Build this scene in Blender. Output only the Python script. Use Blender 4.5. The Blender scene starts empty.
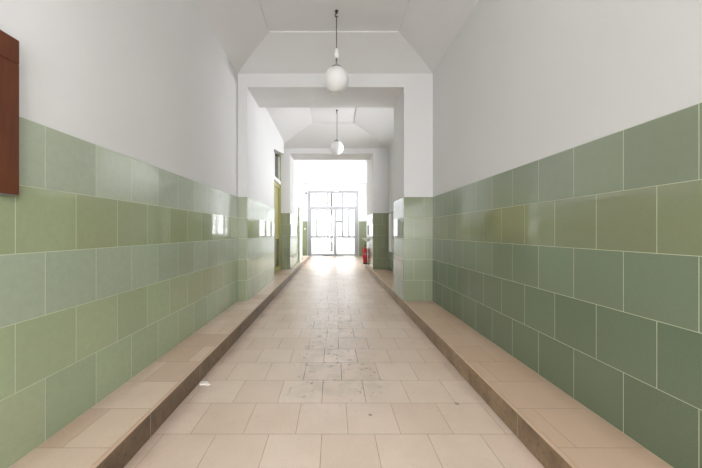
import bpy, bmesh, math, random
from mathutils import Vector, Matrix
PI = math.pi
random.seed(7)
S = bpy.context.scene
COL = S.collection

# ------------------------------------------------------------------ helpers
def lin(r, g, b):
    f = lambda c: (c/255/12.92) if c/255 <= 0.04045 else ((c/255+0.055)/1.055)**2.4
    return (f(r), f(g), f(b), 1.0)

def bm_box(bm, x0, x1, y0, y1, z0, z1):
    v = [bm.verts.new(p) for p in ((x0,y0,z0),(x1,y0,z0),(x1,y1,z0),(x0,y1,z0),(x0,y0,z1),(x1,y0,z1),(x1,y1,z1),(x0,y1,z1))]
    for f in ((0,3,2,1),(4,5,6,7),(0,1,5,4),(1,2,6,5),(2,3,7,6),(3,0,4,7)):
        bm.faces.new([v[i] for i in f])

def bm_prism(bm, pts, axis, a, b):
    """extrude a closed polygon; axis 'x': pts=(y,z); 'y': pts=(x,z); 'z': pts=(x,y)"""
    def P(p, t):
        return {'x': (t,p[0],p[1]), 'y': (p[0],t,p[1]), 'z': (p[0],p[1],t)}[axis]
    A = [bm.verts.new(P(p,a)) for p in pts]; B = [bm.verts.new(P(p,b)) for p in pts]
    n = len(pts)
    bm.faces.new(A); bm.faces.new(B[::-1])
    for i in range(n):
        j = (i+1) % n
        bm.faces.new((A[j], A[i], B[i], B[j]))
    bmesh.ops.recalc_face_normals(bm, faces=bm.faces[:])

def bm_lathe(bm, prof, seg=32, c=(0,0,0), closed=False):
    rings = []
    for r, z in prof:
        if r < 1e-6:
            rings.append([bm.verts.new((c[0], c[1], c[2]+z))])
        else:
            rings.append([bm.verts.new((c[0]+r*math.cos(2*PI*i/seg), c[1]+r*math.sin(2*PI*i/seg), c[2]+z)) for i in range(seg)])
    for a, b in zip(rings[:-1], rings[1:]):
        for i in range(seg):
            j = (i+1) % seg
            if len(a) == 1 and len(b) == 1: continue
            if len(a) == 1: bm.faces.new((a[0], b[j], b[i]))
            elif len(b) == 1: bm.faces.new((a[i], a[j], b[0]))
            else: bm.faces.new((a[i], a[j], b[j], b[i]))
    bmesh.ops.recalc_face_normals(bm, faces=bm.faces[:])

def bm_tube(bm, pts, r, seg=10):
    pts = [Vector(p) for p in pts]; rings = []
    up = Vector((0,0,1))
    for i, p in enumerate(pts):
        d = (pts[min(i+1,len(pts)-1)] - pts[max(i-1,0)]).normalized()
        u = d.cross(up)
        if u.length < 1e-3: u = d.cross(Vector((1,0,0)))
        u.normalize(); w = u.cross(d).normalized()
        rings.append([bm.verts.new(p + r*(math.cos(2*PI*k/seg)*u + math.sin(2*PI*k/seg)*w)) for k in range(seg)])
    for a, b in zip(rings[:-1], rings[1:]):
        for k in range(seg):
            bm.faces.new((a[k], a[(k+1)%seg], b[(k+1)%seg], b[k]))
    bm.faces.new(rings[0][::-1]); bm.faces.new(rings[-1])
    bmesh.ops.recalc_face_normals(bm, faces=bm.faces[:])

def obj(name, bm, mat, parent=None, smooth=False, bevel=0, loc=None):
    me = bpy.data.meshes.new(name); bm.to_mesh(me); bm.free()
    if mat: me.materials.append(mat)
    if smooth:
        for p in me.polygons: p.use_smooth = True
    o = bpy.data.objects.new(name, me); COL.objects.link(o)
    if parent: o.parent = parent
    if loc: o.location = loc
    if bevel:
        m = o.modifiers.new('bevel', 'BEVEL'); m.width = bevel; m.segments = 2; m.limit_method = 'ANGLE'
    return o

def boxes(name, lst, mat, parent=None, bevel=0, loc=None):
    bm = bmesh.new()
    for b in lst: bm_box(bm, *b)
    return obj(name, bm, mat, parent, bevel=bevel, loc=loc)

def struct(o):
    o['kind'] = 'structure'; return o

def tag(o, label, cat, group=None):
    o['label'] = label; o['category'] = cat
    if group: o['group'] = group
    return o

def thing(name, label, cat, loc, group=None):
    o = bpy.data.objects.new(name, None); COL.objects.link(o); o.location = loc
    o.empty_display_size = 0.1
    return tag(o, label, cat, group)

# ------------------------------------------------------------------ materials
class NT:
    def __init__(s, name):
        s.m = bpy.data.materials.new(name); s.m.use_nodes = True
        s.t = s.m.node_tree; s.t.nodes.clear()
        s.out = s.t.nodes.new('ShaderNodeOutputMaterial')
    def n(s, typ, **kw):
        nd = s.t.nodes.new(typ)
        for k, v in kw.items(): setattr(nd, k, v)
        return nd
    def put(s, sock, v):
        if isinstance(v, bpy.types.NodeSocket): s.t.links.new(v, sock)
        else: sock.default_value = v
    def math(s, op, a, b=0.0, c=None):
        nd = s.n('ShaderNodeMath', operation=op); s.put(nd.inputs[0], a); s.put(nd.inputs[1], b)
        if c is not None: s.put(nd.inputs[2], c)
        return nd.outputs[0]
    def step(s, v, lo, hi):
        nd = s.n('ShaderNodeMapRange', interpolation_type='SMOOTHSTEP'); s.put(nd.inputs[0], v)
        nd.inputs[1].default_value = lo; nd.inputs[2].default_value = hi
        return nd.outputs[0]
    def rng(s, v, lo, hi, a, b):
        nd = s.n('ShaderNodeMapRange'); s.put(nd.inputs[0], v)
        for i, q in enumerate((lo, hi, a, b)): s.put(nd.inputs[i+1], q)
        return nd.outputs[0]
    def mix(s, f, a, b, blend='MIX'):
        nd = s.n('ShaderNodeMix', data_type='RGBA', blend_type=blend)
        s.put(nd.inputs[0], f); s.put(nd.inputs[6], a); s.put(nd.inputs[7], b)
        return nd.outputs[2]
    def xyz(s, x, y, z):
        nd = s.n('ShaderNodeCombineXYZ'); s.put(nd.inputs[0], x); s.put(nd.inputs[1], y); s.put(nd.inputs[2], z)
        return nd.outputs[0]
    def pos(s):
        tc = s.n('ShaderNodeTexCoord'); sp = s.n('ShaderNodeSeparateXYZ'); s.t.links.new(tc.outputs['Object'], sp.inputs[0])
        return tc.outputs['Object'], sp.outputs[0], sp.outputs[1], sp.outputs[2]
    def noise(s, vec, scale, detail=3, rough=0.5):
        nd = s.n('ShaderNodeTexNoise'); s.put(nd.inputs['Vector'], vec)
        nd.inputs['Scale'].default_value = scale; nd.inputs['Detail'].default_value = detail; nd.inputs['Roughness'].default_value = rough
        return nd.outputs[0]
    def white(s, vec):
        nd = s.n('ShaderNodeTexWhiteNoise', noise_dimensions='3D'); s.put(nd.inputs['Vector'], vec)
        return nd.outputs['Value'], nd.outputs['Color']
    def bsdf(s, color, rough=0.5, metallic=0.0, normal=None, spec=0.5, ior=1.5):
        b = s.n('ShaderNodeBsdfPrincipled')
        s.put(b.inputs['Base Color'], color); s.put(b.inputs['Roughness'], rough); s.put(b.inputs['Metallic'], metallic)
        s.put(b.inputs['IOR'], ior)
        s.put(b.inputs['Specular IOR Level'], spec)
        if normal is not None: s.put(b.inputs['Normal'], normal)
        s.t.links.new(b.outputs[0], s.out.inputs[0])
        return b
    def bump(s, h, strength, dist, normal=None):
        b = s.n('ShaderNodeBump'); s.put(b.inputs['Height'], h)
        b.inputs['Strength'].default_value = strength; b.inputs['Distance'].default_value = dist
        if normal is not None: s.put(b.inputs['Normal'], normal)
        return b.outputs[0]

def mat_flat(name, col, rough=0.5, metallic=0.0, var=0.06, scale=8, spec=0.5):
    t = NT(name); p, x, y, z = t.pos()
    n = t.noise(p, scale, 4)
    c = t.mix(t.rng(n, 0.3, 0.7, 0, 1), tuple(q*(1-var) for q in col[:3])+(1,), tuple(min(1, q*(1+var)) for q in col[:3])+(1,))
    t.bsdf(c, rough, metallic, t.bump(n, 0.05, 0.002), spec)
    return t.m

def mat_plaster(name, col):
    t = NT(name); p, x, y, z = t.pos()
    n = t.noise(p, 1.1, 5, 0.55); n2 = t.noise(p, 14, 4)
    c = t.mix(t.rng(n, 0.35, 0.7, 0, 1), tuple(q*0.965 for q in col[:3])+(1,), col)
    h = t.math('ADD', t.math('MULTIPLY', n, 1.0), t.math('MULTIPLY', n2, 0.12))
    t.bsdf(c, 0.85, 0, t.bump(h, 0.25, 0.03), 0.25)
    return t.m

TILE = 0.303
Z0 = 0.145
def mat_tile(name, phase_y, phase_x, shaded_side, odd_shift):
    """glazed wall tiles in running bond, five courses; courses differ in glaze as on the real wall"""
    t = NT(name); p, x, y, z = t.pos()
    g = t.n('ShaderNodeNewGeometry'); sp = t.n('ShaderNodeSeparateXYZ'); t.t.links.new(g.outputs['True Normal'], sp.inputs[0])
    facing = t.math('GREATER_THAN', t.math('ABSOLUTE', sp.outputs[0]), 0.5)
    u = t.math('ADD', t.math('MULTIPLY', facing, t.math('SUBTRACT', y, phase_y)),
               t.math('MULTIPLY', t.math('SUBTRACT', 1.0, facing), t.math('SUBTRACT', x, phase_x)))
    v = t.math('DIVIDE', t.math('SUBTRACT', z, Z0), TILE)
    row = t.math('FLOOR', v)
    odd = t.math('MODULO', row, 2.0)
    uu = t.math('ADD', t.math('DIVIDE', u, 0.299), t.math('MULTIPLY', odd, odd_shift))
    cell = t.math('FLOOR', uu)
    fu = t.math('FRACT', uu); fv = t.math('FRACT', v)
    du = t.math('MINIMUM', fu, t.math('SUBTRACT', 1.0, fu)); dv = t.math('MINIMUM', fv, t.math('SUBTRACT', 1.0, fv))
    wob = t.math('MULTIPLY', t.math('SUBTRACT', t.noise(p, 9, 2), 0.5), 0.0012)
    d = t.math('ADD', t.math('MULTIPLY', t.math('MINIMUM', du, dv), TILE), wob)
    face = t.step(d, 0.0007, 0.002)
    # one joint narrower than another
    rv, rc = t.white(t.xyz(cell, row, 3.0))
    rv2, rc2 = t.white(t.xyz(cell, row, 11.0))
    ramp = t.n('ShaderNodeValToRGB'); ramp.color_ramp.interpolation = 'CONSTANT'
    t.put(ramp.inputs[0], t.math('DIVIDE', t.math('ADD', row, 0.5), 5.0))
    cols = [lin(158,171,140), lin(160,171,138), lin(162,173,153), lin(154,163,130), lin(163,173,154)]  # left wall: its sheen and stronger light painted in as lighter tones
    if shaded_side: cols = [lin(102,116,94), lin(106,120,98), lin(120,132,112), lin(130,135,107), lin(127,138,117)]  # same glaze on the right wall, with its weaker light painted in
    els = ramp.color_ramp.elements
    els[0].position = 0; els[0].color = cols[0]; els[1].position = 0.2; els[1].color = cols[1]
    for i in (2, 3, 4):
        e = els.new(0.2*i); e.color = cols[i]
    hs = t.n('ShaderNodeHueSaturation'); t.put(hs.inputs['Color'], ramp.outputs[0])
    t.put(hs.inputs['Value'], t.rng(rv, 0, 1, 0.94, 1.05)); t.put(hs.inputs['Hue'], t.rng(rv2, 0, 1, 0.49, 0.512))
    spk = t.noise(p, 260, 2); mot = t.noise(p, 26, 5, 0.65)
    c = t.mix(t.rng(mot, 0.3, 0.72, 0.0, 0.15), hs.outputs[0], lin(100,114,92))
    c = t.mix(t.rng(spk, 0.58, 0.75, 0.0, 0.22), c, lin(170,178,140))
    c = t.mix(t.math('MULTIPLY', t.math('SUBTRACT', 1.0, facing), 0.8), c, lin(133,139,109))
    c = t.mix(face, lin(186,192,164), c)
    # the fourth course is polished, the others are eggshell glaze
    pol = t.math('MULTIPLY', facing, t.math('COMPARE', row, 3.0, 0.1))
    rough_m = t.rng(rv, 0, 1, 0.17, 0.24)
    rough_p = 0.012
    rough = t.math('ADD', t.math('MULTIPLY', pol, rough_p), t.math('MULTIPLY', t.math('SUBTRACT', 1.0, pol), rough_m))
    rough = t.math('ADD', t.math('MULTIPLY', face, rough), t.math('MULTIPLY', t.math('SUBTRACT', 1.0, face), 0.8))
    # each tile set a hair out of plane
    vs = t.n('ShaderNodeVectorMath', operation='SUBTRACT'); t.put(vs.inputs[0], rc); vs.inputs[1].default_value = (0.5, 0.5, 0.5)
    sc = t.n('ShaderNodeVectorMath', operation='SCALE'); t.put(sc.inputs[0], vs.outputs[0]); t.put(sc.inputs['Scale'], t.rng(pol, 0, 1, 0.006, 0.0035))
    ad = t.n('ShaderNodeVectorMath', operation='ADD'); t.put(ad.inputs[0], g.outputs['Normal']); t.put(ad.inputs[1], sc.outputs[0])
    nm = t.n('ShaderNodeVectorMath', operation='NORMALIZE'); t.put(nm.inputs[0], ad.outputs[0])
    h = t.math('ADD', t.math('MAXIMUM', face, pol), t.math('MULTIPLY', t.math('MULTIPLY', t.math('SUBTRACT', 1.0, pol), mot), 0.12))
    t.bsdf(c, rough, 0, t.bump(h, 0.35, 0.002, nm.outputs[0]), 0.5, t.rng(t.math('MULTIPLY', pol, face), 0, 1, 1.72, 2.0))
    return t.m

def mat_floor(name, wear=True, warm=0.0):
    t = NT(name); p, x, y, z = t.pos()
    v = t.math('DIVIDE', t.math('SUBTRACT', y, 0.15), 0.3)
    row = t.math('FLOOR', v); odd = t.math('ABSOLUTE', t.math('MODULO', row, 2.0))
    rr, _ = t.white(t.xyz(row, 5.0, 1.0))
    uu = t.math('ADD', t.math('DIVIDE', t.math('ADD', x, 0.08), 0.3), t.math('ADD', t.math('MULTIPLY', odd, 0.5), t.rng(rr, 0, 1, -0.06, 0.06)))
    cell = t.math('FLOOR', uu); fu = t.math('FRACT', uu); fv = t.math('FRACT', v)
    du = t.math('MINIMUM', fu, t.math('SUBTRACT', 1.0, fu)); dv = t.math('MINIMUM', fv, t.math('SUBTRACT', 1.0, fv))
    wob = t.math('MULTIPLY', t.math('SUBTRACT', t.noise(p, 12, 3), 0.5), 0.002)
    d = t.math('ADD', t.math('MULTIPLY', t.math('MINIMUM', du, dv), 0.3), wob)
    if not wear:      # the ledge tiles mostly run the full width of the step
        keep = t.math('GREATER_THAN', t.white(t.xyz(row, 8.0, 4.0))[0], 0.72)
        du = t.math('ADD', du, t.math('MULTIPLY', t.math('SUBTRACT', 1.0, keep), 2.0))
        cell = t.math('MULTIPLY', cell, keep)
        d = t.math('ADD', t.math('MULTIPLY', t.math('MINIMUM', du, dv), 0.3), wob)
    face = t.step(d, 0.0006, 0.0026)
    rv, rc = t.white(t.xyz(cell, row, 2.0))
    rv2, _ = t.white(t.xyz(cell, row, 9.0))
    n = t.noise(p, 2.2, 5, 0.6); fine = t.noise(p, 70, 3)
    c = t.mix(rv, lin(221,200,183), lin(231,213,198))
    c = t.mix(t.math('MULTIPLY', rv2, 0.45), c, lin(221,198,180))
    c = t.mix(t.rng(n, 0.4, 0.75, 0, 0.35), c, lin(190,168,146))
    c = t.mix(t.rng(fine, 0.55, 0.75, 0, 0.18), c, lin(170,144,122))
    joint = lin(172,148,128)
    rough = t.rng(n, 0.3, 0.7, 0.28, 0.40)
    if wear:
        # trodden strip along the middle: greyer, with open joints and chipped spots
        ax = t.math('ABSOLUTE', t.math('SUBTRACT', x, 0.04))
        lane = t.math('SUBTRACT', 1.0, t.step(t.math('ADD', ax, t.math('MULTIPLY', t.math('SUBTRACT', n, 0.5), 0.7)), 0.2, 0.46))
        along = t.math('MULTIPLY', t.step(y, 1.75, 2.3), t.math('SUBTRACT', 1.0, t.step(y, 4.6, 7.5)))
        w = t.math('MULTIPLY', lane, along)
        blot = t.noise(p, 7.5, 6, 0.68)
        c = t.mix(t.math('MULTIPLY', w, t.rng(blot, 0.42, 0.66, 0.2, 0.9)), c, lin(194,180,166))
        chips = t.step(t.noise(p, 17, 3, 0.6), 0.6, 0.66)
        c = t.mix(t.math('MULTIPLY', w, t.math('MULTIPLY', chips, 0.6)), c, lin(118,98,84))
        # scattered specks
        vo = t.n('ShaderNodeTexVoronoi'); t.put(vo.inputs['Vector'], p); vo.inputs['Scale'].default_value = 3.2
        sep = t.n('ShaderNodeSeparateColor'); t.put(sep.inputs[0], vo.outputs['Color'])
        spot = t.math('MULTIPLY', t.math('LESS_THAN', vo.outputs['Distance'], 0.05), t.math('GREATER_THAN', sep.outputs[0], 0.6))
        c = t.mix(t.math('MULTIPLY', spot, 0.6), c, lin(96,82,70))
        jc = t.mix(w, joint, lin(78,66,54))
        # browner band where the floor meets the kerbs
        edge = t.math('MAXIMUM', t.math('SUBTRACT', -0.86, x), t.math('SUBTRACT', x, 0.9))
        edge_mix = t.math('MULTIPLY', t.step(t.math('ADD', edge, t.math('MULTIPLY', t.math('SUBTRACT', n, 0.5), 0.25)), 0.02, 0.19), 0.42)
        c = t.mix(edge_mix, c, lin(128,104,80))
    else:
        jc = joint
        edge = t.math('MAXIMUM', t.math('SUBTRACT', -1.25, x), t.math('SUBTRACT', x, 1.3))
        c = t.mix(0.15 + warm*1.6, c, lin(196,158,124))
        edge_mix = t.math('MULTIPLY', t.step(t.math('ADD', edge, t.math('MULTIPLY', t.math('SUBTRACT', n, 0.5), 0.2)), 0.0, 0.15), 0.3)
        c = t.mix(edge_mix, c, lin(140,112,84))
        dark = t.math('MULTIPLY', t.math('GREATER_THAN', rv2, 0.82), 0.3)
        c = t.mix(dark, c, lin(170,130,100))
    c = t.mix(face, jc, c)
    rough = t.math('ADD', t.math('MULTIPLY', face, rough), t.math('MULTIPLY', t.math('SUBTRACT', 1.0, face), 0.8))
    h = t.math('ADD', face, t.math('MULTIPLY', fine, 0.15))
    t.bsdf(c, rough, 0, t.bump(h, 0.3, 0.0015), 0.5, 1.6)
    return t.m

def mat_kerb(name, f):
    t = NT(name); p, x, y, z = t.pos()
    v = t.math('DIVIDE', t.math('SUBTRACT', y, 0.42), 0.6)
    fr = t.math('FRACT', v); d = t.math('MULTIPLY', t.math('MINIMUM', fr, t.math('SUBTRACT', 1.0, fr)), 0.6)
    rv, _ = t.white(t.xyz(t.math('FLOOR', v), 1.0, 1.0))
    n = t.noise(p, 5, 6, 0.65); n2 = t.noise(p, 34, 4, 0.6)
    c = t.mix(rv, lin(120*f,100*f,78*f), lin(140*f,120*f,98*f))
    c = t.mix(t.rng(n, 0.38, 0.68, 0, 0.75), c, lin(82*f,66*f,50*f))
    c = t.mix(t.rng(n2, 0.5, 0.75, 0, 0.6), c, lin(58*f,46*f,36*f))
    c = t.mix(t.step(z, 0.134, 0.138), c, lin(206,178,154))     # nosing of the step tiles
    c = t.mix(t.step(d, 0.001, 0.003), lin(176,160,140), c)
    t.bsdf(c, 0.42, 0, t.bump(n2, 0.2, 0.003), 0.5)
    return t.m

def mat_glass(name, tint=(1,1,1,1), refl=0.9):
    t = NT(name)
    tr = t.n('ShaderNodeBsdfTransparent'); tr.inputs[0].default_value = tint
    gl = t.n('ShaderNodeBsdfGlossy'); gl.inputs['Roughness'].default_value = 0.02
    fr = t.n('ShaderNodeFresnel'); fr.inputs[0].default_value = 1.5
    mx = t.n('ShaderNodeMixShader'); t.put(mx.inputs[0], t.math('MULTIPLY', fr.outputs[0], refl))
    t.t.links.new(tr.outputs[0], mx.inputs[1]); t.t.links.new(gl.outputs[0], mx.inputs[2])
    t.t.links.new(mx.outputs[0], t.out.inputs[0])
    return t.m

def mat_wood(name, c1, c2):
    t = NT(name); p, x, y, z = t.pos()
    mp = t.n('ShaderNodeMapping'); t.put(mp.inputs[0], p); mp.inputs['Scale'].default_value = (1, 9, 0.8)
    n = t.noise(mp.outputs[0], 3.5, 6, 0.6); n2 = t.noise(p, 6, 4)
    c = t.mix(t.rng(n, 0.3, 0.7, 0, 1), c1, c2)
    c = t.mix(t.rng(n2, 0.5, 0.75, 0, 0.3), c, lin(60,24,10))
    t.bsdf(c, 0.42, 0, t.bump(n, 0.1, 0.002), 0.4)
    return t.m

M_wall = mat_plaster('white_plaster', lin(212,212,212))
M_ceil = mat_plaster('white_ceiling_plaster', lin(212,212,212))
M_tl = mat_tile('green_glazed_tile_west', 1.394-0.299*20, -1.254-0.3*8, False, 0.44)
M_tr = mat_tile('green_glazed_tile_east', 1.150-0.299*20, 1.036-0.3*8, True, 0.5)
M_floor = mat_floor('terracotta_cream_floor_tile')
M_ledgeL = mat_floor('ledge_tile', wear=False)
M_ledgeR = mat_floor('ledge_tile_brown', wear=False, warm=0.25)
M_kerb = mat_kerb('kerb_stone_dark', 1.0); M_kerbR = mat_kerb('kerb_stone_sandy', 1.22)
M_white = mat_flat('white_paint', lin(226,226,224), 0.45, var=0.02)
M_frame = mat_flat('pale_grey_door_paint', lin(150,151,154), 0.4, var=0.02)
M_olive = mat_flat('olive_door_paint', lin(150,146,84), 0.4, var=0.05)
M_sage = mat_flat('sage_frame_paint', lin(186,192,170), 0.4, var=0.04)
M_glass = mat_glass('clear_door_glass')
M_dark_glass = mat_flat('dark_door_glass', lin(38,42,38), 0.08, var=0.05)
M_steel = mat_flat('brushed_steel', lin(150,150,150), 0.35, 1.0)
M_black = mat_flat('dark_iron', lin(40,38,36), 0.5, 0.3)
M_rod = mat_flat('dull_grey_rod', lin(92,90,84), 0.4, 0.6)
M_globe = mat_flat('opal_glass', lin(222,222,221), 0.45, var=0.01)
M_ceramic = mat_flat('white_ceramic', lin(228,228,226), 0.35, var=0.02)
M_red = mat_flat('red_enamel', lin(196,26,30), 0.3, var=0.04)
M_wood = mat_wood('red_brown_veneer', lin(76,37,17), lin(98,52,27))
M_pave = mat_flat('pale_paving', lin(190,188,184), 0.85, var=0.06, scale=2)
M_flake = mat_flat('plaster_flake', lin(238,234,226), 0.9, var=0.02)

# ------------------------------------------------------------------ measures (metres; camera stands at x=0, y=0)
XL, XR = -1.389, 1.457          # side walls of the first bay
KL, KR = -1.019, 1.030          # kerb faces
HL = 0.145                      # height of the raised ledges
ZT = HL + 5*TILE                # top of the tiling
Y1, Y1B = 4.23, 4.93            # first arch
Y2, Y2B = 7.80, 8.50            # second arch
YE = 13.95                      # end wall
YR = -3.2                       # wall behind the camera
A1L, A1R = -1.254, 1.036
A2L, A2R = -1.157, 1.076
PL1, PL2, PR2 = 6.16, 10.8, 9.2 # where the piers end
W2L, W2R, W3R = -1.46, 1.50, 1.65
ZTOP = 4.2

# ------------------------------------------------------------------ floor and ledges
bm = bmesh.new(); bm_box(bm, -1.9, 2.0, YR-0.2, YE+0.25, -0.2, 0.0)
struct(obj('floor', bm, M_floor))
def ledge(name, x0, x1, xk, mat, yend):
    bm = bmesh.new()
    s = 1 if xk > (x0+x1)/2 else -1
    a, b = (x0, xk-0.02) if s > 0 else (xk+0.02, x1)
    bm_box(bm, a, b, YR, yend, 0.0005, HL)
    o = struct(obj(name, bm, mat))
    bm = bmesh.new()
    q0, q1 = (xk-0.02, xk) if s > 0 else (xk, xk+0.02)
    bm_box(bm, q0, q1, YR, yend, 0.0005, HL)
    obj('kerb_face', bm, M_kerb if s > 0 else M_kerbR, o, bevel=0.005)
    return o
ledge('trim_1', -1.62, KL, KL, M_ledgeL, 12.3)
ledge('trim_2', KR, 1.80, KR, M_ledgeR, 9.4)

# ------------------------------------------------------------------ walls
# added windows, out of view, to light the passage and tile reflections: (y0, y1, z0, z1)
ADDED_WIN = [(-2.6, -0.6, 1.70, 3.25), (5.25, 7.05, 2.05, 3.25), (10.0, 12.5, 1.02, 3.35), (12.8, 13.7, 1.70, 3.35)]
ADDED_LW = (11.1, 13.6, 1.70, 3.3)  # added opening on the left, also out of view
def wall_with_openings(x, y0, y1, wins):
    out = []; y = y0
    for a, b, c, d in wins:
        out += [(x, x+0.3, y, a, 0, ZTOP), (x, x+0.3, a, b, 0, c), (x, x+0.3, a, b, d, ZTOP)]; y = b
    return out + [(x, x+0.3, y, y1, 0, ZTOP)]
wl = struct(boxes('wall_left', [(XL-0.3, XL, YR, Y1, 0, ZTOP), (W2L-0.3, W2L, Y1, PL2, 0, ZTOP), (W2L-0.3, W2L, PL2, ADDED_LW[0], 0, ZTOP), (W2L-0.3, W2L, ADDED_LW[1], YE, 0, ZTOP),
       (W2L-0.3, W2L, ADDED_LW[0], ADDED_LW[1], 0, ADDED_LW[2]), (W2L-0.3, W2L, ADDED_LW[0], ADDED_LW[1], ADDED_LW[3], ZTOP)], M_wall))
wr = struct(boxes('wall_right', [] + wall_with_openings(XR, YR, Y1, [ADDED_WIN[0]]) + wall_with_openings(W2R, Y1, Y2, [ADDED_WIN[1]]) + wall_with_openings(W3R, Y2, YE, ADDED_WIN[2:]), M_wall))
# first arch
def arch_bm(bm, xo0, xi0, xi1, xo1, y0, y1, zs):
    bm_prism(bm, [(xo0,0),(xi0,0),(xi0,zs),(xi1,zs),(xi1,0),(xo1,0),(xo1,ZTOP),(xo0,ZTOP)], 'y', y0, y1)
bm = bmesh.new(); arch_bm(bm, -1.75, A1L, A1R, 1.80, Y1, Y1B, 3.265)
bm_box(bm, W2L-0.1, A1L, Y1B, PL1, 0, ZTOP)
bm_prism(bm, [(PL1,2.92),(7.42,3.14),(7.42,ZTOP),(PL1,ZTOP)], 'x', W2L-0.05, A1L)   # splayed lintel over the side door
wa1 = struct(obj('wall_first_arch', bm, M_wall))
bm = bmesh.new(); arch_bm(bm, -1.75, A2L, A2R, 1.95, Y2, Y2B, 3.262)
bm_box(bm, W2L-0.1, A2L, Y2B, PL2, 0, ZTOP); bm_box(bm, A2R, W3R+0.1, Y2B, PR2, 0, ZTOP)
wa2 = struct(obj('wall_second_arch', bm, M_wall))
# end wall and the wall behind the camera, each with its doorway
DX0, DX1, DZ = -1.17, 1.19, 3.08
bm = bmesh.new()
bm_prism(bm, [(-1.85,0),(DX0,0),(DX0,DZ),(DX1,DZ),(DX1,0),(2.0,0),(2.0,ZTOP),(-1.85,ZTOP)], 'y', YE, YE+0.25)
we = struct(obj('wall_end', bm, M_wall))
RX0, RX1, RZ = -1.15, 1.25, 3.0
bm = bmesh.new()
bm_prism(bm, [(-1.85,0),(RX0,0),(RX0,RZ),(RX1,RZ),(RX1,0),(2.0,0),(2.0,ZTOP),(-1.85,ZTOP)], 'y', YR-0.25, YR)
wb = struct(obj('wall_rear', bm, M_wall))

# tiling (a dado 6 mm proud of the plaster)
e = 0.006
D = lambda par, lst, m: boxes('tiled_dado', lst, m, par)
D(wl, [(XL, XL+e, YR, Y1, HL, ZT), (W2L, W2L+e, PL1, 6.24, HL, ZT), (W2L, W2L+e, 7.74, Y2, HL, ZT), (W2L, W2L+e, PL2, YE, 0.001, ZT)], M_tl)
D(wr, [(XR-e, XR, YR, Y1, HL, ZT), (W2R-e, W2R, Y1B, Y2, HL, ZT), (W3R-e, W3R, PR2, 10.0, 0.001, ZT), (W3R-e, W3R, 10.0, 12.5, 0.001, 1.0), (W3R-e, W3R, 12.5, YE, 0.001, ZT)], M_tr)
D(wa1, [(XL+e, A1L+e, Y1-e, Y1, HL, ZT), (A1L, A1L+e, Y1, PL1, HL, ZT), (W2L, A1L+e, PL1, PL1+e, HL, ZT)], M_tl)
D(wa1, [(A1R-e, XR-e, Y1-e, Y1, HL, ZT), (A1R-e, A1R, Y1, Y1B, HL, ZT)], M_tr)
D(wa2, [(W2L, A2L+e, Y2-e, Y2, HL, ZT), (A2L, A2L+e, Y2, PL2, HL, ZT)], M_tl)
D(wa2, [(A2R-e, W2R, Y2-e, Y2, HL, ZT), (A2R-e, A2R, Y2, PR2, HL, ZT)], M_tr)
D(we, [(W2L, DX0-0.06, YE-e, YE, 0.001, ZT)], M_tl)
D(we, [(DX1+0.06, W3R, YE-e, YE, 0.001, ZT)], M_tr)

# ------------------------------------------------------------------ vaulted ceilings with a flat recessed panel
def vault(bm, x0, x1, y0, y1, zs, zp, cl, cr, c0, c1, N=10, curve=0.35):
    rings = []
    for i in range(N+1):
        s = i/N
        z = zs + (zp-zs)*(s + curve*s*(1-s))
        rings.append([(x0+cl*s, y0+c0*s, z), (x1-cr*s, y0+c0*s, z), (x1-cr*s, y1-c1*s, z), (x0+cl*s, y1-c1*s, z)])
    V = [[bm.verts.new(p) for p in r] for r in rings]
    for a, b in zip(V[:-1], V[1:]):
        for k in range(4):
            bm.faces.new((a[k], b[k], b[(k+1)%4], a[(k+1)%4]))
    last = rings[-1]; cx = 0.018
    up = [bm.verts.new((p[0], p[1], p[2]+0.016)) for p in last]
    for k in range(4): bm.faces.new((V[-1][k], up[k], up[(k+1)%4], V[-1][(k+1)%4]))
    bm.faces.new(up[::-1])
bm = bmesh.new()
vault(bm, XL, XR, YR, Y1, 3.46, 3.66, 0.584, 0.627, 0.6, 0.584, curve=0.38)
vault(bm, W2L, W2R, Y1B, Y2, 3.40, 3.66, 0.98, 1.02, 0.75, 1.1, curve=0.25)
vault(bm, W2L, W3R, Y2B, YE, 3.46, 3.66, 0.75, 0.85, 1.0, 2.0, curve=0.3)
ce = struct(obj('ceiling', bm, M_ceil, smooth=True))
es = ce.modifiers.new('split', 'EDGE_SPLIT'); es.split_angle = math.radians(9)
# roof slab above the vaults keeps the daylight out
struct(boxes('roof_slab', [(-1.9, 2.0, YR-0.25, YE+0.25, ZTOP, ZTOP+0.1)], M_wall))

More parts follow.
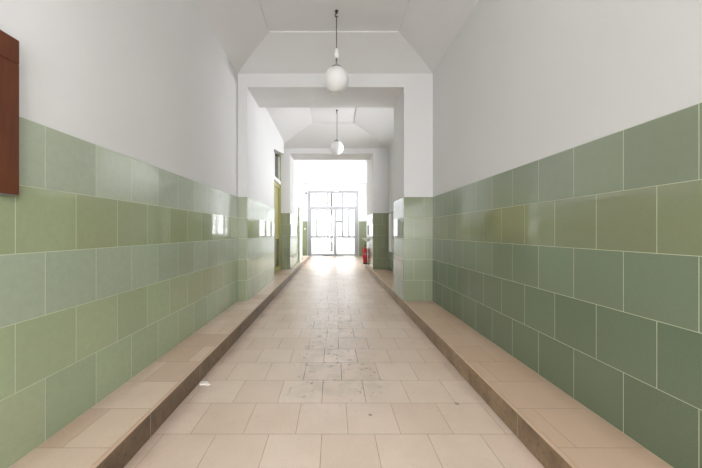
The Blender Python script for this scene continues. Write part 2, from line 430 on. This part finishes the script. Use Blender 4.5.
# ------------------------------------------------------------------ glazed entrance door at the end of the passage
yd = YE - 0.02
d1 = struct(boxes('door_1', [(DX0-0.03, DX0+0.09, yd, yd+0.09, 0, DZ+0.04), (DX1-0.09, DX1+0.03, yd, yd+0.09, 0, DZ+0.04),
            (DX0+0.09, DX1-0.09, yd, yd+0.09, DZ-0.06, DZ+0.04), (DX0+0.09, DX1-0.09, yd-0.01, yd+0.09, 2.27, 2.38),
            (-0.30, -0.19, yd, yd+0.08, 2.38, DZ-0.06), (0.41, 0.51, yd, yd+0.08, 2.38, DZ-0.06)], M_frame))
for a, b in ((DX0+0.09, -0.30), (-0.19, 0.41), (0.51, DX1-0.09)):
    boxes('pane', [(a, b, yd+0.04, yd+0.046, 2.38, DZ-0.06)], M_glass, d1)
def leaf(x0, x1, bars, sw0, sw1):
    fr = [(x0, x0+sw0, yd+0.01, yd+0.06, 0.012, 2.27), (x1-sw1, x1, yd+0.01, yd+0.06, 0.012, 2.27),
          (x0+sw0, x1-sw1, yd+0.01, yd+0.06, 0.012, 0.09), (x0+sw0, x1-sw1, yd+0.01, yd+0.06, 0.87, 0.965), (x0+sw0, x1-sw1, yd+0.01, yd+0.06, 2.22, 2.27)]
    for b in bars: fr.append((b-0.046, b+0.046, yd+0.012, yd+0.055, 0.965, 2.22))
    o = boxes('door_leaf', fr, M_frame, d1)
    xs = [x0+sw0] + [q for b in bars for q in (b-0.046, b+0.046)] + [x1-sw1]
    for i in range(0, len(xs), 2):
        boxes('pane', [(xs[i], xs[i+1], yd+0.03, yd+0.036, 0.965, 2.22)], M_glass, o)
    boxes('pane', [(x0+sw0, x1-sw1, yd+0.03, yd+0.036, 0.09, 0.87)], M_glass, o)
    return o
leaf(DX0+0.09, 0.098, (-0.777, -0.24), 0.05, 0.06)
lf = leaf(0.102, DX1-0.09, (0.455, 0.765), 0.075, 0.07)
bm = bmesh.new(); bm_box(bm, 0.115, 0.15, yd-0.004, yd+0.01, 0.98, 1.24)
bm_tube(bm, [(0.132, yd, 1.13), (0.132, yd-0.05, 1.13), (0.145, yd-0.06, 1.132), (0.235, yd-0.06, 1.15)], 0.011)
obj('door_handle', bm, M_steel, lf)
boxes('letter_plate', [(0.165, 0.43, yd+0.008, yd+0.028, 1.585, 1.715)], M_frame, lf)
boxes('threshold', [(-0.5, 0.5, yd-0.12, yd-0.01, 0.0005, 0.014)], M_steel, d1)
struct(boxes('trim_3', [(W2L, W3R, YE-0.05, YE, 3.40, 3.455), (DX0-0.12, DX1+0.12, YE-0.03, YE, DZ+0.05, DZ+0.12)], M_white))

# ------------------------------------------------------------------ frames of the added, unseen windows
for i, ((a, b, c, d), x) in enumerate(zip(ADDED_WIN + [ADDED_LW], (XR, W2R, W3R, W3R, W2L-0.3))):
    m = (a+b)/2
    wo = struct(boxes('window_%d' % (i+1), [(x+0.1, x+0.17, a, a+0.06, c, d), (x+0.1, x+0.17, b-0.06, b, c, d), (x+0.1, x+0.17, a+0.06, b-0.06, c, c+0.06),
              (x+0.1, x+0.17, a+0.06, b-0.06, d-0.06, d), (x+0.1, x+0.17, m-0.04, m+0.04, c+0.06, d-0.06), (x+0.1, x+0.17, a+0.06, m-0.04, d-0.55, d-0.5), (x+0.1, x+0.17, m+0.04, b-0.06, d-0.55, d-0.5)], M_white))
    boxes('pane', [(x+0.13, x+0.136, a+0.06, b-0.06, c+0.06, d-0.06)], M_glass, wo)
    boxes('window_sill', [(x-0.03, x+0.1, a-0.04, b+0.04, c-0.035, c) if x > 0 else (x+0.17, x+0.33, a-0.04, b+0.04, c-0.035, c)], M_white, wo)

# ------------------------------------------------------------------ olive side door in the recess after the first arch
xd = W2L
d2 = struct(boxes('door_2', [(xd, xd+0.07, 6.24, 6.31, HL, 3.2), (xd, xd+0.07, 7.67, 7.74, HL, 3.2), (xd, xd+0.07, 6.31, 7.67, 3.13, 3.2)], M_olive))
boxes('transom_bar', [(xd, xd+0.09, 6.31, 7.67, 2.38, 2.47)], M_white, d2)
tw = boxes('transom_window', [(xd+0.01, xd+0.05, 6.31, 6.37, 2.47, 3.13), (xd+0.01, xd+0.05, 7.61, 7.67, 2.47, 3.13), (xd+0.01, xd+0.05, 6.95, 7.03, 2.47, 3.13)], M_white, d2)
boxes('pane', [(xd+0.015, xd+0.022, 6.37, 7.61, 2.47, 3.13)], M_dark_glass, tw)
for a, b in ((6.31, 6.988), (6.992, 7.67)):
    lo = boxes('door_leaf', [(xd+0.01, xd+0.055, a, a+0.1, HL+0.01, 2.38), (xd+0.01, xd+0.055, b-0.1, b, HL+0.01, 2.38),
               (xd+0.01, xd+0.055, a+0.1, b-0.1, HL+0.01, 0.28), (xd+0.01, xd+0.055, a+0.1, b-0.1, 0.98, 1.08), (xd+0.01, xd+0.055, a+0.1, b-0.1, 2.28, 2.38),
               (xd+0.01, xd+0.035, a+0.1, b-0.1, 1.08, 2.28)], M_olive, d2)
    boxes('pane', [(xd+0.02, xd+0.03, a+0.1, b-0.1, 0.28, 0.98)], M_dark_glass, lo)
# pale door casing on the pier after the second arch
d3 = struct(boxes('door_3', [(A2L, A2L+0.055, 9.60, 9.68, HL, 1.97), (A2L, A2L+0.055, 10.42, 10.5, HL, 1.97), (A2L, A2L+0.055, 9.68, 10.42, 1.89, 1.97)], M_sage))
boxes('door_leaf', [(A2L, A2L+0.03, 9.68, 10.42, HL+0.01, 1.89)], M_white, d3)

# ------------------------------------------------------------------ pendant globe lamps
def lamp(x, y, zc, ztop, r, label, connector=True, pale=False):
    t = thing('pendant_lamp', label, 'lamp', (x, y, ztop), 'opal globe lamps along the passage')
    rod_m = M_ceramic if pale else M_rod; hook_m = M_ceramic if pale else M_black
    bm = bmesh.new()
    bm_lathe(bm, [(0,0.0),(0.02,-0.001),(0.019,-0.01),(0.013,-0.02),(0.009,-0.034),(0,-0.036)], 20)
    bm_tube(bm, [(0.0,0,-0.03)] + [(-0.016*math.sin(a), 0, -0.05+0.02*math.cos(a)) for a in [q*PI/7 for q in range(1, 10)]] + [(0.012, 0, -0.068)], 0.006, 8)
    obj('ceiling_hook', bm, hook_m, t, True)
    top = zc + r - ztop                                  # top of the globe, relative
    bm = bmesh.new(); zr = top+0.21 if connector else top+0.03
    bm_tube(bm, [(0,0,-0.068),(0,0,zr)], 0.0055, 10)
    obj('rod', bm, rod_m, t, True)
    if connector:
        bm = bmesh.new()
        bm_lathe(bm, [(0,0.215),(0.012,0.214),(0.019,0.2),(0.019,0.165),(0.024,0.16),(0.025,0.125),(0.02,0.11),(0.011,0.106),(0,0.105)], 20, (0,0,top))
        obj('connector', bm, M_ceramic, t, True)
        bm = bmesh.new(); bm_tube(bm, [(0,0,top+0.107),(0,0,top+0.03)], 0.010, 12)
        obj('neck', bm, M_steel, t, True)
    bm = bmesh.new()
    bm_lathe(bm, [(0,0.036),(0.016,0.034),(0.03,0.022),(0.058,0.004),(0.064,-0.012),(0.06,-0.013),(0.0,0.0)], 28, (0,0,top))
    obj('gallery', bm, M_steel, t, True)
    bm = bmesh.new()
    a0, a1 = math.radians(20), math.radians(158)
    prof = [(r*math.sin(a0+(a1-a0)*i/26), r*math.cos(a0+(a1-a0)*i/26)) for i in range(27)]
    rb, zb = prof[-1]
    prof += [(rb, zb-0.01), (rb-0.006, zb-0.01), (rb-0.006, zb+0.004)]
    prof += [((r-0.006)*math.sin(a1+(a0-a1)*i/20), (r-0.006)*math.cos(a1+(a0-a1)*i/20)) for i in range(1, 21)]
    bm_lathe(bm, prof, 40, (0,0,zc-ztop))
    obj('globe', bm, M_globe, t, True)
    bm = bmesh.new()
    bm_lathe(bm, [(0,0.0),(rb-0.01,0.0),(rb-0.01,0.006),(0,0.007)], 24, (0,0,zc-ztop+zb-0.006))
    obj('globe_bottom', bm, M_ceramic, t, True)
    return t
lamp(0.040, 3.31, 2.884, 3.676, 0.142, 'white globe lamp with pale connector hanging in front of the first arch')
lamp(0.083, 6.00, 2.888, 3.676, 0.136, 'smaller looking white globe lamp on plain rod between the first and second arch', connector=False)
lamp(0.11, 11.4, 2.86, 3.676, 0.136, 'faint white globe lamp hanging above the glazed end door', connector=False, pale=True)

# ------------------------------------------------------------------ wooden board on the near wall
t = thing('wooden_board', 'reddish brown wooden board fixed to the white wall, overlapping the green tiles', 'board', (XL+0.007, 0.80, 1.31))
boxes('panel', [(0, 0.024, -0.456, 0.456, 0.0, 0.561)], M_wood, t, bevel=0.002)
boxes('top_rail', [(0, 0.024, -0.456, 0.456, 0.5625, 0.667)], M_wood, t, bevel=0.0015)
boxes('bottom_edge', [(0.001, 0.022, -0.456, 0.456, -0.007, 0.0)], M_steel, t)['label'] = 'grey metal bottom edge'

# ------------------------------------------------------------------ fire extinguisher on the pier after the second arch
t = thing('fire_extinguisher', 'red fire extinguisher hanging low on the white pier near the glazed end door', 'fire extinguisher', (1.0, 9.02, 0.16))
bm = bmesh.new()
bm_lathe(bm, [(0,0),(0.052,0),(0.060,0.012),(0.062,0.03),(0.062,0.40),(0.058,0.44),(0.046,0.475),(0.03,0.50),(0.02,0.51),(0.018,0.545),(0,0.546)], 28)
obj('cylinder', bm, M_red, t, True)
bm = bmesh.new(); bm_lathe(bm, [(0.056,-0.006),(0.064,-0.004),(0.064,0.04),(0.060,0.042),(0.056,0.02)], 28); obj('base_ring', bm, M_black, t, True)
bm = bmesh.new(); bm_lathe(bm, [(0,0.53),(0.022,0.53),(0.024,0.58),(0.014,0.6),(0,0.602)], 18)
bm_box(bm, -0.012, 0.012, -0.11, 0.02, 0.592, 0.606); bm_tube(bm, [(0,-0.01,0.61),(0,-0.06,0.635),(0,-0.115,0.645)], 0.008, 8)
obj('valve', bm, M_black, t)
bm = bmesh.new(); bm_tube(bm, [(-0.02,0.0,0.57),(-0.075,0,0.56),(-0.085,0,0.48),(-0.072,0,0.3),(-0.07,0,0.16)], 0.010, 10)
obj('hose', bm, M_red, t, True)
bm = bmesh.new(); bm_box(bm, 0.058, 0.069, -0.04, 0.04, 0.05, 0.5); bm_lathe(bm, [(0.0625,0.3),(0.066,0.3),(0.066,0.325),(0.0625,0.325),(0.0625,0.3)], 28)
obj('bracket', bm, M_steel, t)
# white pipe shelf above it
t = thing('wall_shelf', 'small white bracket shelf sticking out above the red extinguisher', 'shelf', (A2R-e, 8.95, 0.86))
boxes('shelf_board', [(-0.17, 0, -0.1, 0.1, 0.075, 0.1)], M_white, t, bevel=0.003)
bm = bmesh.new(); bm_prism(bm, [(-0.14,0.075),(0,0.075),(0,-0.03)], 'y', -0.012, 0.012); obj('bracket', bm, M_white, t)

# ------------------------------------------------------------------ small fittings
def fitting(name, label, cat, loc, sz, mat, knob=None, group=None):
    t = thing(name, label, cat, loc, group)
    x, y, z = sz
    boxes('housing', [(-x, x, -y, 0, -z, z)], mat, t, bevel=0.003)
    if knob: boxes('button', [(-x*0.5, x*0.5, -y-0.008, -y, -z*0.55, z*0.55)], knob, t, bevel=0.002)
    return t
fitting('light_switch', 'white light switch on the narrow green tiled strip beside the end door', 'switch', (-1.345, YE-e, 1.30), (0.04, 0.022, 0.04), M_white, M_ceramic)
fitting('sensor', 'small dark sensor on the white wall by the end door frame', 'sensor', (-1.285, YE, 3.01), (0.035, 0.05, 0.035), M_rod, M_black)
fitting('junction_box', 'dark junction box on the cornice above the glazed end door', 'junction box', (1.06, YE-0.05, 3.52), (0.055, 0.05, 0.03), M_rod, M_black)
fitting('cable_clip', 'tiny dark clip on the cornice in the corner above the end door', 'clip', (1.53, YE-0.05, 3.52), (0.03, 0.04, 0.03), M_rod, M_black)
t = thing('wall_box', 'narrow white box on the wall of the recess behind the tiled pier', 'box', (W2R-e, 7.35, 0.64))
boxes('housing', [(-0.05, 0, -0.14, 0.14, 0, 0.98)], M_white, t, bevel=0.004)
boxes('cover', [(-0.058, -0.05, -0.12, 0.12, 0.03, 0.95)], M_ceramic, t, bevel=0.002)

# plaster flakes on the floor
bm = bmesh.new()
for (px, py, r, n) in ((0,0,0.026,9), (0.045,-0.02,0.012,7)):
    A = [(px + r*(0.7+0.6*random.random())*1.4*math.cos(2*PI*k/n), py + r*(0.7+0.5*random.random())*math.sin(2*PI*k/n)) for k in range(n)]
    bm_prism(bm, A, 'z', 0.0, 0.006+0.004*random.random())
o = obj('plaster_flake', bm, M_flake, loc=(-0.985, 2.20, 0.0005)); tag(o, 'white flake of plaster lying on the floor against the kerb', 'debris')

# ------------------------------------------------------------------ outside
struct(boxes('ground', [(-30, 30, YE+0.25, 70, -0.25, -0.03), (-30, 30, -60, YR-0.2, -0.25, -0.03), (2.0, 30, YR-0.2, YE+0.25, -0.25, -0.03), (-30, -1.9, YR-0.2, YE+0.25, -0.25, -0.03)], M_pave))
bm = bmesh.new(); bm_lathe(bm, [(0,0),(0.09,0),(0.12,0.03),(0.075,0.05),(0.07,0.6),(0.062,4.6),(0,4.61)], 20)
o = obj('lamp_post', bm, M_rod, smooth=True, loc=(-0.085, 18.0, -0.03)); tag(o, 'grey post standing on the bright street beyond the end door', 'post')

# ------------------------------------------------------------------ light
w = bpy.data.worlds.new('overcast_sky'); S.world = w; w.use_nodes = True
bg = w.node_tree.nodes['Background']; bg.inputs[0].default_value = (0.95, 0.98, 1.0, 1); bg.inputs[1].default_value = 2.9
def daylight(name, loc, rx, sx, sz, rz=0, radiance=None):  # portal when no radiance is given, else an added area lamp
    l = bpy.data.lights.new(name, 'AREA'); l.shape = 'RECTANGLE'; l.size = sx; l.size_y = sz
    if radiance is None: l.cycles.is_portal = True
    else: l.energy = radiance*PI*sx*sz; l.color = (0.95, 0.96, 1.0)
    o = bpy.data.objects.new(name, l); COL.objects.link(o); o.location = loc; o.rotation_euler = (rx, 0, rz)
daylight('daylight_end', ((DX0+DX1)/2, YE+0.24, DZ/2), -PI/2, DX1-DX0, DZ)
daylight('daylight_rear', ((RX0+RX1)/2, YR-0.24, RZ/2), PI/2, RX1-RX0, RZ, radiance=6.5)  # added lamp in the unseen rear doorway, stronger than the sky
for ((a, b, c, d), x, L) in zip(ADDED_WIN, (XR, W2R, W3R, W3R), (13.5, 14, 14, 14)):
    daylight('daylight_window', (x+0.29, (a+b)/2, (c+d)/2), PI/2, b-a, d-c, PI/2, L)  # added lamps behind the invented side windows brighten the passage
a, b, c, d = ADDED_LW
daylight('daylight_window', (W2L-0.29, (a+b)/2, (c+d)/2), PI/2, b-a, d-c, -PI/2, 10.0)  # same kind of added lamp for the left opening

# ------------------------------------------------------------------ camera
cam = bpy.data.cameras.new('camera'); co = bpy.data.objects.new('camera', cam); COL.objects.link(co)
cam.sensor_width = 36; cam.lens = 290/702*36; cam.shift_x = 18/702; cam.shift_y = -2/702
cam.clip_start = 0.02; cam.clip_end = 500
co.location = (0, 0, 1.15); co.rotation_euler = (PI/2, 0, 0)
S.camera = co
S.view_settings.view_transform = 'Standard'; S.view_settings.look = 'None'
S.view_settings.exposure = 0.36; S.view_settings.gamma = 1; S.view_settings.use_curve_mapping = False
S.cycles.max_bounces = 16; S.cycles.diffuse_bounces = 12; S.cycles.glossy_bounces = 6; S.cycles.transparent_max_bounces = 12
